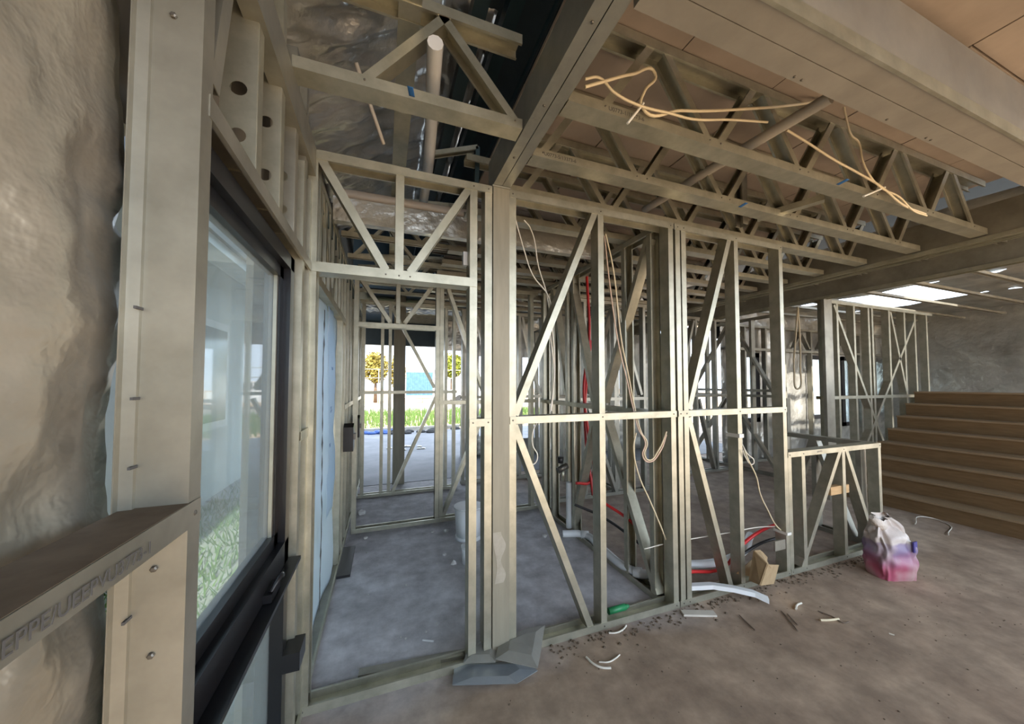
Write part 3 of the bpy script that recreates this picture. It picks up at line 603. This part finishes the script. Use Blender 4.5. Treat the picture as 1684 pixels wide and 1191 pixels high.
cable('second cable arcing down beside the left cream one', [(862, 362, 2.02), (872, 375, 2.02), (886, 440, 2.0), (900, 488, 1.98), (906, 560, 1.97), (911, 610, 1.96), (907, 676, 1.95)], .004, WCABLE)
cable('white cable loop below the mid rail beside the post', [(883, 694, 1.95), (876, 712, 1.95), (876, 732, 1.95), (884, 752, 1.95), (876, 764, 1.95), (865, 756, 1.95), (856, 740, 1.95), (846, 700, 1.95)], .004, WCABLE)
cable('yellow cable drooping from the third frame to the tie', [(1220, 730, 1.9), (1230, 755, 1.86), (1244, 785, 1.86), (1250, 812, 1.86), (1262, 838, 1.87), (1276, 864, 1.9), (1288, 875, 1.92)], .005)
cable('folded cream cable end below the white tape', [(1219, 728, 1.9), (1228, 745, 1.87), (1240, 760, 1.86), (1236, 764, 1.86), (1226, 752, 1.86), (1221, 740, 1.86)], .004, WCABLE)
cable('thin white cable running level behind the third frame', [(1060, 903, 1.97), (1100, 893, 1.97), (1140, 886, 1.97), (1200, 876, 1.98), (1250, 867, 1.98), (1285, 866, 1.95)], .004, WCABLE)
cable('coiled pale cable loop hanging before the far windows', [(1312, 505, 3.4), (1308, 560, 3.4), (1306, 610, 3.4), (1312, 640, 3.4), (1316, 600, 3.4), (1315, 550, 3.4), (1312, 505, 3.4)], .012, CREAM)
# cables tied along the near joist
jx = 1.175
cable('cream cable laid along the near joist and out to the right', [(962, 143, 1.17), (990, 135, 1.16), (1040, 122, 1.15), (1077, 121, 1.15), (1060, 150, 1.16), (1055, 175, 1.17), (1120, 182, 1.17), (1230, 179, 1.17), (1310, 172, 1.16), (1362, 163, 1.14)], .0065)
cable('pale cable draped on the near joist behind the cream one', [(962, 130, 1.17), (985, 128, 1.16), (1010, 152, 1.16), (1050, 173, 1.16), (1100, 186, 1.16), (1140, 196, 1.17), (1200, 197, 1.17), (1262, 201, 1.17)], .0055)
cable('cream cable running down the near joist to its right end', [(1294, 214, 1.17), (1330, 236, 1.17), (1370, 262, 1.17), (1412, 285, 1.17), (1450, 308, 1.16), (1485, 337, 1.15), (1522, 352, 1.14)], .006)
cable('kinked cable dropping from the boxed beam to the joist', [(1387, 170, 1.14), (1392, 195, 1.15), (1400, 222, 1.16), (1412, 234, 1.16), (1418, 262, 1.16), (1428, 285, 1.16), (1448, 308, 1.16), (1480, 325, 1.15), (1500, 345, 1.14), (1524, 355, 1.14)], .005)
def tie(lab, a, b, y): return tube('cable_tie', [on(*a, 1, y), (on(*a, 1, y)+on(*b, 1, y))/2+V((0, -.002, 0)), on(*b, 1, y)], .0055, ZIP, label=lab, cat='cable tie', group='white cable ties')
tie('white cable tie around the near joist by the beam', (1058, 170), (1032, 203), 1.165)
tie('white cable tie near the right end of the near joist', (1455, 308), (1420, 323), 1.165)
def tape(lab, x0, x1, z0, z1): box('white_tape', (x0, YW-.008, z0), (x1, YW+.10, z1), ZIP, label=lab, cat='tape')
a = on(1195, 712, 1, YW); b = on(1218, 720, 1, YW); tape('white tape wrapped round the stud in the third frame', 2.499, 2.547, b.z, b.z+.028)
a = on(1272, 874, 1, YW); b = on(1297, 880, 1, YW); tape('white tape tying pipes to the end stud of the third frame', 3.008, 3.056, b.z, b.z+.02)
box('grey_bracket', on(1272, 890, 1, YW+.0), on(1292, 903, 1, YW-.012), STEEL_D, label='small galvanised bracket under the white tape', cat='bracket')
for nm, lab, ax_, pt, r_ in (('blue_paint_mark', 'blue paint mark on the short left joist', 2, (676, 150), .010), ('blue_paint_mark', 'blue paint dash on the near joist, right of the cable', 2, (1386, 299), .012), ('blue_paint_mark', 'blue paint spot under the second joist', 2, (1222, 337), .012)):
    q = on(*pt, 2, 2.662)
    grid(nm, lambda u, v: q+V(((u-.5)*2.2*r_+.01*(v-.5), (v-.5)*4.6*r_, -.001-.0005*math.sin(u*3))), 4, 6, BLUE, label=lab, cat='paint mark', solid=.0005)

# ================================================================ things on the floor
BK = thing('plastic_bucket', 'white plastic bucket standing behind the right door stud', 'bucket', on(768, 884, 2, 0))
bc = on(770, 884, 2, 0)
bb = cyl('body', bc+V((0, 0, .0)), bc+V((0, 0, .30)), .115, .135, WHITEP, BK, n=32)
cyl('rim', bc+V((0, 0, .30)), bc+V((0, 0, .315)), .142, .142, WHITEP, bb, n=32); cyl('base_ring', bc+V((0, 0, .0)), bc+V((0, 0, .035)), .128, .125, WHITEP, BK, n=32)
tb = on(770, 925, 2, 0)
TB = thing('plastic_tub', 'small pale tub in front of the white bucket', 'tub', tb)
cyl('body', tb, tb+V((0, 0, .13)), .052, .058, WHITEP, TB, n=28); cyl('lid', tb+V((0, 0, .13)), tb+V((0, 0, .145)), .062, .062, WHITEP, TB, n=28)
# cement bag
bl = V((3.80, 1.60, 0))
bg_ = thing('cement_bag', 'slumped cement bag, white above and pink below, by the low wall', 'bag', bl)
def bagf(u, v):
    a = 2*math.pi*u; z = .46*v
    wx = .135*(1-.12*v-.55*max(0, v-.72)/.28*.9) ; wy = .085*(1-.85*max(0, v-.55)/.45)
    e = .45; cx_, sy_ = math.copysign(abs(math.cos(a))**e, math.cos(a)), math.copysign(abs(math.sin(a))**e, math.sin(a))
    bul = 1+.10*math.sin(min(1, v*1.5)*math.pi)
    k = .016*noise.noise(V((math.cos(a)*3, math.sin(a)*3, z*14)))*(1+2*v)
    x, y = (wx*bul+k)*cx_, (wy*bul+k)*sy_
    x += -.05*v*v; th = -.32
    return bl + V((x*math.cos(th)-y*math.sin(th), x*math.sin(th)+y*math.cos(th), z*(1-.0)+.03*math.sin(a*1+.6)*max(0, v-.7)/.3))
g = grid('sack', bagf, 56, 34, BAG, bg_)
cyl('folded_neck', bl+V((-.07, .02, .39)), bl+V((-.17, .03, .47)), .045, .018, mat('bag_paper', (.62, .56, .50), .8, bump=.5), bg_, n=14)
box('shield_print', bl+V((.045, -.121, .22)), bl+V((.092, -.112, .30)), mat('navy_print', (.06, .05, .22), .6), bg_)
tube('bag_string', [on(1505, 862, 2, .01), on(1520, 850, 2, .02), on(1545, 856, 2, .01), on(1560, 880, 2, .01)], .004, WCABLE, label='white string curling on the floor behind the cement bag', cat='string')
# cardboard box, tipped on the plate
cb = thing('cardboard_box', 'open brown cardboard box tipped against the end stud', 'box', (2.70, 1.76, 0))
P0 = on(1262, 962, 1, 1.74)
def sheet(name, pp, m, par, t=.004):
    n = (V(pp[1])-V(pp[0])).cross(V(pp[2])-V(pp[0])).normalized()*t
    k = len(pp); vs = [V(q) for q in pp]+[V(q)+n for q in pp]
    fs = [tuple(range(k-1, -1, -1)), tuple(range(k, 2*k))]+[(i, (i+1) % k, k+(i+1) % k, k+i) for i in range(k)]
    return link(name, mesh(vs, fs), m, par)
A_, B_, C_, D_ = on(1232, 955, 1, 1.80), on(1250, 963, 1, 1.70), on(1262, 928, 1, 1.68), on(1240, 906, 1, 1.78)
E_, F_, G_ = on(1280, 929, 1, 1.78), on(1272, 960, 1, 1.80), on(1252, 906, 1, 1.86)
sheet('side_panel', [A_, B_, C_, D_], CARD, cb); sheet('front_panel', [B_, F_, E_, C_], CARD, cb)
sheet('back_panel', [A_+V((0, .1, 0)), F_+V((0, .06, 0)), E_+V((0, .08, .02)), G_], CARD, cb); sheet('flap', [D_, C_, on(1268, 935, 1, 1.70), on(1250, 905, 1, 1.80)], CARD, cb)
# curved white strip, offcuts, scraps
def strip(name, lab, pts_, wd, h, m, cat='offcut', group=None):
    """flat bar bent through points on the floor"""
    pts_ = [V(p_) for p_ in pts_]; vs = []; n = len(pts_)
    for i, p_ in enumerate(pts_):
        t_ = (pts_[min(n-1, i+1)]-pts_[max(0, i-1)]); t_.z = 0; t_.normalize(); s_ = V((-t_.y, t_.x, 0))*wd/2
        vs += [p_-s_, p_+s_, p_+s_+V((0, 0, h)), p_-s_+V((0, 0, h))]
    fs = [(3, 2, 1, 0), (4*n-4, 4*n-3, 4*n-2, 4*n-1)]
    for i in range(n-1):
        for k in range(4): fs.append((4*i+k, 4*i+(k+1) % 4, 4*i+4+(k+1) % 4, 4*i+4+k))
    return link(name, mesh(vs, fs), m, label=lab, cat=cat, group=group)
strip('curved_offcut', 'curved white plastic strip lying over the bottom plate', [on(1132, 969, 1, 1.90)-V((0, 0, 0)), on(1170, 967, 1, 1.86), on(1205, 972, 1, 1.80), on(1240, 980, 1, 1.74), on(1264, 991, 1, 1.68)], .042, .03, WHITEP)
strip('flat_offcut', 'flat pale board offcut in front of the bottom plate', [on(1122, 1010, 2, 0), on(1176, 1011, 2, 0)], .05, .012, PALEOFF)
def arc(name, lab, pts_, r, m, cat): tube(name, [on(a, b, 2, r+.002) for a, b in pts_], r, m, label=lab, cat=cat)
arc('cable_offcut', 'longer curved white cable offcut on the soil floor', [(964, 1081), (976, 1092), (990, 1098), (1005, 1099)], .006, WCABLE, 'cable offcut')
arc('cable_offcut', 'thinner curved cable offcut crossing the longer one', [(985, 1089), (1000, 1089), (1012, 1083), (1019, 1077)], .004, WCABLE, 'cable offcut')
arc('cable_offcut', 'curved cable offcut against the bottom plate by green bottle', [(1001, 1041), (1012, 1041), (1024, 1036), (1030, 1029)], .005, WCABLE, 'cable offcut')
arc('cable_offcut', 'hooked cable offcut right of the curved strip', [(1309, 1002), (1311, 995), (1318, 992)], .006, WCABLE, 'cable offcut')
arc('cable_offcut', 'straight cream cable offcut farthest right on the floor', [(1349, 1020), (1362, 1020), (1379, 1018)], .007, CREAM, 'cable offcut')
arc('pale_chip', 'tiny pale chip near the right edge of the floor', [(1462, 1042), (1471, 1045)], .004, WCABLE, 'chip')
arc('twig', 'dark crooked twig beyond the straight cream offcut', [(1345, 1005), (1368, 1014), (1386, 1024), (1396, 1023)], .004, TWIG, 'twig')
arc('twig', 'thin twig lying left of the hooked offcut', [(1216, 1012), (1226, 1022), (1242, 1037)], .004, TWIG, 'twig')
arc('twig', 'forked dry twig in the middle of the floor', [(1285, 1005), (1298, 1020), (1312, 1038)], .003, TWIG, 'twig')
arc('twig', 'short twig crossing the forked one', [(1295, 1010), (1304, 1020), (1312, 1028)], .003, TWIG, 'twig')
arc('screw_offcut', 'short white plug lying on the slab in the doorway room', [(695, 1053), (713, 1055)], .005, WHITEP, 'plug')
gb = thing('green_bottle', 'small green bottle lying in the bottom plate track', 'bottle', (1.40, 1.90, .03))
q0, q1 = V((1.37, 1.93, .06)), V((1.50, 1.93, .06)); cyl('body', q0, q1, .020, .020, GREEN, gb); cyl('neck', q1, q1+V((.03, 0, 0)), .018, .009, GREEN, gb)
# grey membrane scraps at the post foot
def scrap(lab, pp, z, h=.02, m=SCRAP):
    pts_ = [on(a, b, 2, z)+V((0, 0, dz)) for a, b, dz in pp]; c_ = sum(pts_, V())/len(pts_)
    n = len(pts_); vs = []
    for f_, lift in ((1, 0), (.55, .012)): vs += [c_+(p_-c_)*f_+V((0, 0, lift)) for p_ in pts_]
    vs += [c_+V((0, 0, .01))]
    fs = [(i, (i+1) % n, n+(i+1) % n, n+i) for i in range(n)]+[(n+i, n+(i+1) % n, 2*n) for i in range(n)]
    o = link('membrane_scrap', mesh(vs, fs), m, label=lab, cat='scrap', group='grey sheet scraps at the post foot', smooth=False)
    md = o.modifiers.new('t', 'SOLIDIFY'); md.thickness = .004; return o
scrap('large folded grey sheet scrap at the foot of the post', [(820, 1056, 0), (868, 1040, .02), (896, 1038, .03), (888, 1080, .0), (884, 1100, -.0), (815, 1085, 0)], .075)
scrap('small grey sheet scrap left of the folded one', [(766, 1078, 0), (795, 1056, .02), (822, 1050, .02), (815, 1090, .0), (762, 1092, .0)], .05)
scrap('flat bluish metal scrap lowest in front of the post', [(748, 1092, 0), (868, 1090, .0), (884, 1104, 0), (850, 1125, 0), (744, 1128, 0)], .02, m=mat('blue_grey_scrap', (.30, .33, .35), .4, .4))
# rubble
def chunk(lab, pt, s, m=PLASTER, name='plaster_chunk', cat='rubble', group='white rubble in the doorway room'):
    c_ = on(*pt, 2, 0); bm = bmesh.new(); bmesh.ops.create_icosphere(bm, subdivisions=1, radius=s)
    for v in bm.verts: v.co = V((v.co.x*random.uniform(.7, 1.3), v.co.y*random.uniform(.7, 1.3), v.co.z*random.uniform(.5, .9)))+c_+V((0, 0, s*.45))
    me = bpy.data.meshes.new(name); bm.to_mesh(me); bm.free(); return link(name, me, m, label=lab, cat=cat, group=group)
for lab, pt, s in (('white chunk left of the bucket foot', (733, 875), .026), ('white chunk on the floor left of the small tub', (731, 914), .022), ('tilted white block nearest the small tub', (746, 928), .026), ('small white chunk before the second frame plate', (711, 876), .015), ('pale chunk beside the left doorway track corner', (601, 886), .02), ('white cup-like lump behind the second frame plate', (594, 846), .05), ('white pipe stub poking from the slab in the middle bay', (896, 884), .03)):
    chunk(lab, pt, s)
for i in range(16):
    chunk('tiny pale crumb scattered on the doorway room slab', (random.uniform(600, 720), random.uniform(905, 1060)), random.uniform(.004, .009), name='crumb', group='crumbs on the doorway slab')
bm = bmesh.new()
for i in range(520):
    if i < 330: x = random.uniform(.9, 4.3); y = 1.86-abs(random.gauss(0, .05))
    else: x = random.uniform(.4, 4.6); y = random.uniform(.8, 1.85)
    s = random.uniform(.003, .011) if i < 330 else random.uniform(.002, .005)
    r_ = bmesh.ops.create_icosphere(bm, subdivisions=1, radius=s)
    for v in r_['verts']: v.co = V((v.co.x*random.uniform(.7, 1.4)+x, v.co.y*random.uniform(.7, 1.4)+y, v.co.z*.6+s*.3))
me = bpy.data.meshes.new('dirt'); bm.to_mesh(me); bm.free()
link('soil_crumbs', me, mat('soil', (.15, .11, .075), .95), label='loose soil crumbs along the bottom plates', cat='soil', kind='stuff', loc=(0, 0, 0))
# long skirting angle across the doorway foot
strip('floor_angle', 'dusty steel strip lying across the doorway in front of the frame', [on(590, 1112, 2, 0), on(765, 1078, 2, 0)], .05, .02, STEEL_D, cat='steel strip')
box('dark_tile', on(558, 905, 2, 0), on(571, 950, 2, 0)+V((.02, 0, .02)), BPIPE, label='dark offcut block by the left wall track', cat='block')

# ================================================================ patio, yard and street beyond
box('patio_slab', (-2.2, 5.62, .0), (8, 11.55, .006), mat('shade_toned_slab', (.13, .135, .15), .7, 0, col2=(.24, .245, .265), scale=1.5), loc=(1, 8, 0), kind='structure')  # dark blue-grey colour stands in for shade on the patio concrete
box('patio_beam', (-2.2, 8.05, 2.36), (4.4, 8.2, 2.86), ROOFM, label='dark fascia beam across the patio opening', cat='beam')
for i in range(9):
    T = thing('patio_batten', ordn[i]+' batten under the patio roof, counted from the camera', 'batten', (.2, 6.2+.2*i, 2.85), 'patio ceiling battens')
    member('channel', T, (.3, 6.2+.2*i, 2.853), (3.0, 6.2+.2*i, 2.853), (0, 1, 0), STEEL, depth=.05, wd=.03, side=-1)
foil_sheet('patio_foil', 'loose crinkled foil under the patio roof', lambda u, v: (-.3+1.6*u, 5.75+.5*v, 2.75+.06*noise.noise(V((u*14, v*9, 1)))), 50, 30, FOIL)
def lumps(name, lab, pt, z, n, sx, m, cat, s=.12):
    bm = bmesh.new(); c_ = on(*pt, 2, z)
    for i in range(n):
        r_ = bmesh.ops.create_icosphere(bm, subdivisions=2, radius=random.uniform(.5, 1)*s); o_ = V((random.gauss(0, sx), random.gauss(0, .25), 0))
        for v in r_['verts']: v.co = V((v.co.x*1.8, v.co.y, v.co.z*.8))*(1+.3*noise.noise(v.co*9))+c_+o_+V((0, 0, s*.3))
    me = bpy.data.meshes.new(name); bm.to_mesh(me); bm.free(); return link(name, me, m, label=lab, cat=cat)
lumps('blue_sheeting', 'crumpled blue sheeting at the slab edge outside', (618, 712), 0, 5, .3, mat('blue_sheet', (.05, .13, .42), .5), 'sheeting')
lumps('debris_heap', 'dark heap of site debris at the edge of the slab', (685, 712), 0, 9, .5, mat('dark_debris', (.05, .05, .05), .8), 'debris')
lumps('foil_scraps', 'silver foil scraps scattered on the patio slab', (672, 738), 0, 7, .25, FOIL, 'foil scraps', .05)
strip('slab_timber', 'pale timber laid along the slab edge outside', [(-.7, 11.6, 0), (2.4, 11.7, 0)], .12, .12, PALEOFF, cat='timber')
bm = bmesh.new()
for i in range(5200):
    x, y = random.uniform(-3, 8), random.uniform(12.2, 19.5); h_ = random.uniform(.15, .42); a_ = random.uniform(0, 6.28); l_ = random.uniform(-.1, .1)
    ca, sa = math.cos(a_)*.018, math.sin(a_)*.018
    v = [bm.verts.new(q) for q in ((x-ca, y-sa, -.06), (x+ca, y+sa, -.06), (x+l_, y+l_, h_))]; bm.faces.new(v)
me = bpy.data.meshes.new('grass'); bm.to_mesh(me); bm.free()
link('grass', me, GRASS, label='long green grass between the slab and the street', cat='grass', kind='stuff', loc=(0, 12, 0))
box('road', (-30, 20.5, -.06), (50, 27, -.04), ROAD, loc=(0, 20, -.06), kind='structure')
def tree(lab, pt0, rx, rz, cz, m, name='yard_tree'):
    c_ = on(*pt0, 1, 29); T = thing(name, lab, 'tree', (c_.x, 29, 0)); cyl('trunk', (c_.x, 29, 0), (c_.x, 29, cz), .14, .08, BARK, T, n=10)
    bm = bmesh.new()
    for i in range(2600):
        d_ = V((random.gauss(0, 1), random.gauss(0, 1), random.gauss(0, 1))).normalized()*(random.random()**.4)
        p_ = V((c_.x+d_.x*rx, 29+d_.y*rx, cz+d_.z*rz)); s = .12
        n1 = V((random.gauss(0, 1), random.gauss(0, 1), random.gauss(0, 1))).normalized(); u_ = n1.orthogonal().normalized(); w2 = n1.cross(u_)
        bm.faces.new([bm.verts.new(p_+u_*s*a1+w2*s*b1*.6) for a1, b1 in ((-1, 0), (0, -1), (1, 0), (0, 1))])
    me = bpy.data.meshes.new('foliage'); bm.to_mesh(me); bm.free(); link('foliage', me, m, T)
tree('olive tree with orange tint across the street, left', (618, 600), .95, 1.25, 2.75, LEAFO)
tree('yellow green tree over the parked car', (743, 598), 1.0, 1.05, 3.0, LEAF)
tree('tall bush just left of the blue mesh', (655, 600), .55, 1.7, 2.4, LEAFO, 'street_bush')
FN = thing('mesh_fence', 'blue shade-clothed temporary fence across the street', 'fence', (3, 27.6, 0))
a, b = on(668, 612, 1, 27.6), on(712, 638, 1, 27.6)
grid('shade_cloth', lambda u, v: (a.x+(b.x-a.x)*u, 27.6+.03*math.sin(u*40), b.z-.6+(a.z-b.z+.6)*v), 40, 10, BLUET, FN)
for i in range(8): cyl('post', (-2+1.6*i, 27.7, 0), (-2+1.6*i, 27.7, 2.6), .035, .035, STEEL, FN, n=8)
for z in (2.55, 1.9): cyl('rail', (-2, 27.72, z), (9.2, 27.72, z), .025, .025, STEEL, FN, n=8)
NH = thing('street_house', 'pale blown-out house behind the street fence', 'house', (3, 36, 0))
hm = mat('pale_render', (.80, .79, .77), .8, var=.03)
box('wall', (1.5, 36, 0), (9, 42, 2.9), hm, NH); vs = [(1.2, 35.6, 2.9), (9.3, 35.6, 2.9), (9.3, 42.4, 2.9), (1.2, 42.4, 2.9), (3.5, 39, 4.4), (7, 39, 4.4)]
link('roof', mesh(vs, [(0, 1, 5, 4), (1, 2, 5), (2, 3, 4, 5), (3, 0, 4), (3, 2, 1, 0)]), hm, NH)
CR = thing('parked_car', 'white utility car parked under the yellow green tree', 'car', (6.2, 25.6, 0))
cx0 = on(733, 620, 1, 25.6).x
prof = [(0, .35), (0, .95), (1.0, 1.05), (1.45, 1.62), (3.2, 1.66), (3.4, 1.05), (4.6, 1.0), (4.6, .35)]
vs = [(cx0+x, y, z) for y in (24.9, 26.5) for x, z in prof]; n = len(prof)
link('body', mesh(vs, [tuple(range(n)), tuple(range(2*n-1, n-1, -1))]+[(i, n+i, n+(i+1) % n, (i+1) % n) for i in range(n)]), CARW, CR)
wv = [(cx0+x, 24.88, z) for x, z in ((1.3, 1.1), (1.6, 1.55), (2.3, 1.58), (2.3, 1.1))]; link('window', mesh(wv, [(0, 1, 2, 3)]), BPIPE, CR)
wv = [(cx0+x, 24.88, z) for x, z in ((2.4, 1.1), (2.4, 1.58), (3.1, 1.58), (3.2, 1.1))]; link('window', mesh(wv, [(0, 1, 2, 3)]), BPIPE, CR)
for x in (.9, 3.7): cyl('wheel', (cx0+x, 24.82, .33), (cx0+x, 25.1, .33), .34, .34, TYRE, CR, n=24)
box('side_path', (-2.14, -1, -.06), (-.56, 11, -.03), mat('pale_path', (.13, .14, .12), .9, 0, col2=(.20, .21, .18), scale=2), loc=(-1.3, 4, -.06), kind='structure')
# neighbour's house to the left, seen through the window
nb = thing('neighbour_house', 'pale rendered neighbouring house seen through the left window', 'house', (-3.2, 6, 0))
box('wall', (-2.4, -1, -.06), (-2.15, 11, 3.1), NEIGH, nb); box('eave', (-2.5, -1, 3.1), (-1.85, 11, 3.22), mat('eave_white', (.7, .74, .76), .6), nb)
box('roof', (-7, -1, 3.22), (-1.80, 11, 3.36), ROOFM, nb)
ww = box('window_surround', (-2.15, 4.7, .92), (-2.11, 6.1, 2.35), mat('surround_white', (.6, .62, .64), .5), nb)
box('window_pane', (-2.11, 4.8, 1.02), (-2.10, 6.0, 2.25), mat('grey_pane', (.16, .19, .20), .15), nb)
bm = bmesh.new()
for i in range(6000):
    x, y = random.uniform(-2.05, -.75), random.uniform(1.5, 10); h_ = random.uniform(.03, .12); a_ = random.uniform(0, 6.28); l_ = random.uniform(-.08, .08)
    ca, sa = math.cos(a_)*.01, math.sin(a_)*.01
    v = [bm.verts.new(q) for q in ((x-ca, y-sa, -.06), (x+ca, y+sa, -.06), (x+l_, y+l_, h_))]; bm.faces.new(v)
me = bpy.data.meshes.new('side_grass'); bm.to_mesh(me); bm.free()
link('side_grass', me, GRASS, label='weedy grass strip outside the left window', cat='grass', kind='stuff', loc=(-2, 4, 0))

# ---------------------------------------------------------------- curves and lettering become plain meshes
bpy.context.view_layer.update()
dg = bpy.context.evaluated_depsgraph_get()
for o in [o for o in S.objects if o.type in ('CURVE', 'FONT')]:
    me = bpy.data.meshes.new_from_object(o.evaluated_get(dg)); nm = o.name; o.name = 'old'
    if not me.materials: me.materials.append(o.data.materials[0])
    for f in me.polygons: f.use_smooth = o.type == 'CURVE'
    n = bpy.data.objects.new(nm, me); COL.objects.link(n); n.parent = o.parent; n.location = o.location; n.rotation_euler = o.rotation_euler
    for k in o.keys():
        if k in ('label', 'category', 'group', 'kind'): n[k] = o[k]
    bpy.data.objects.remove(o)
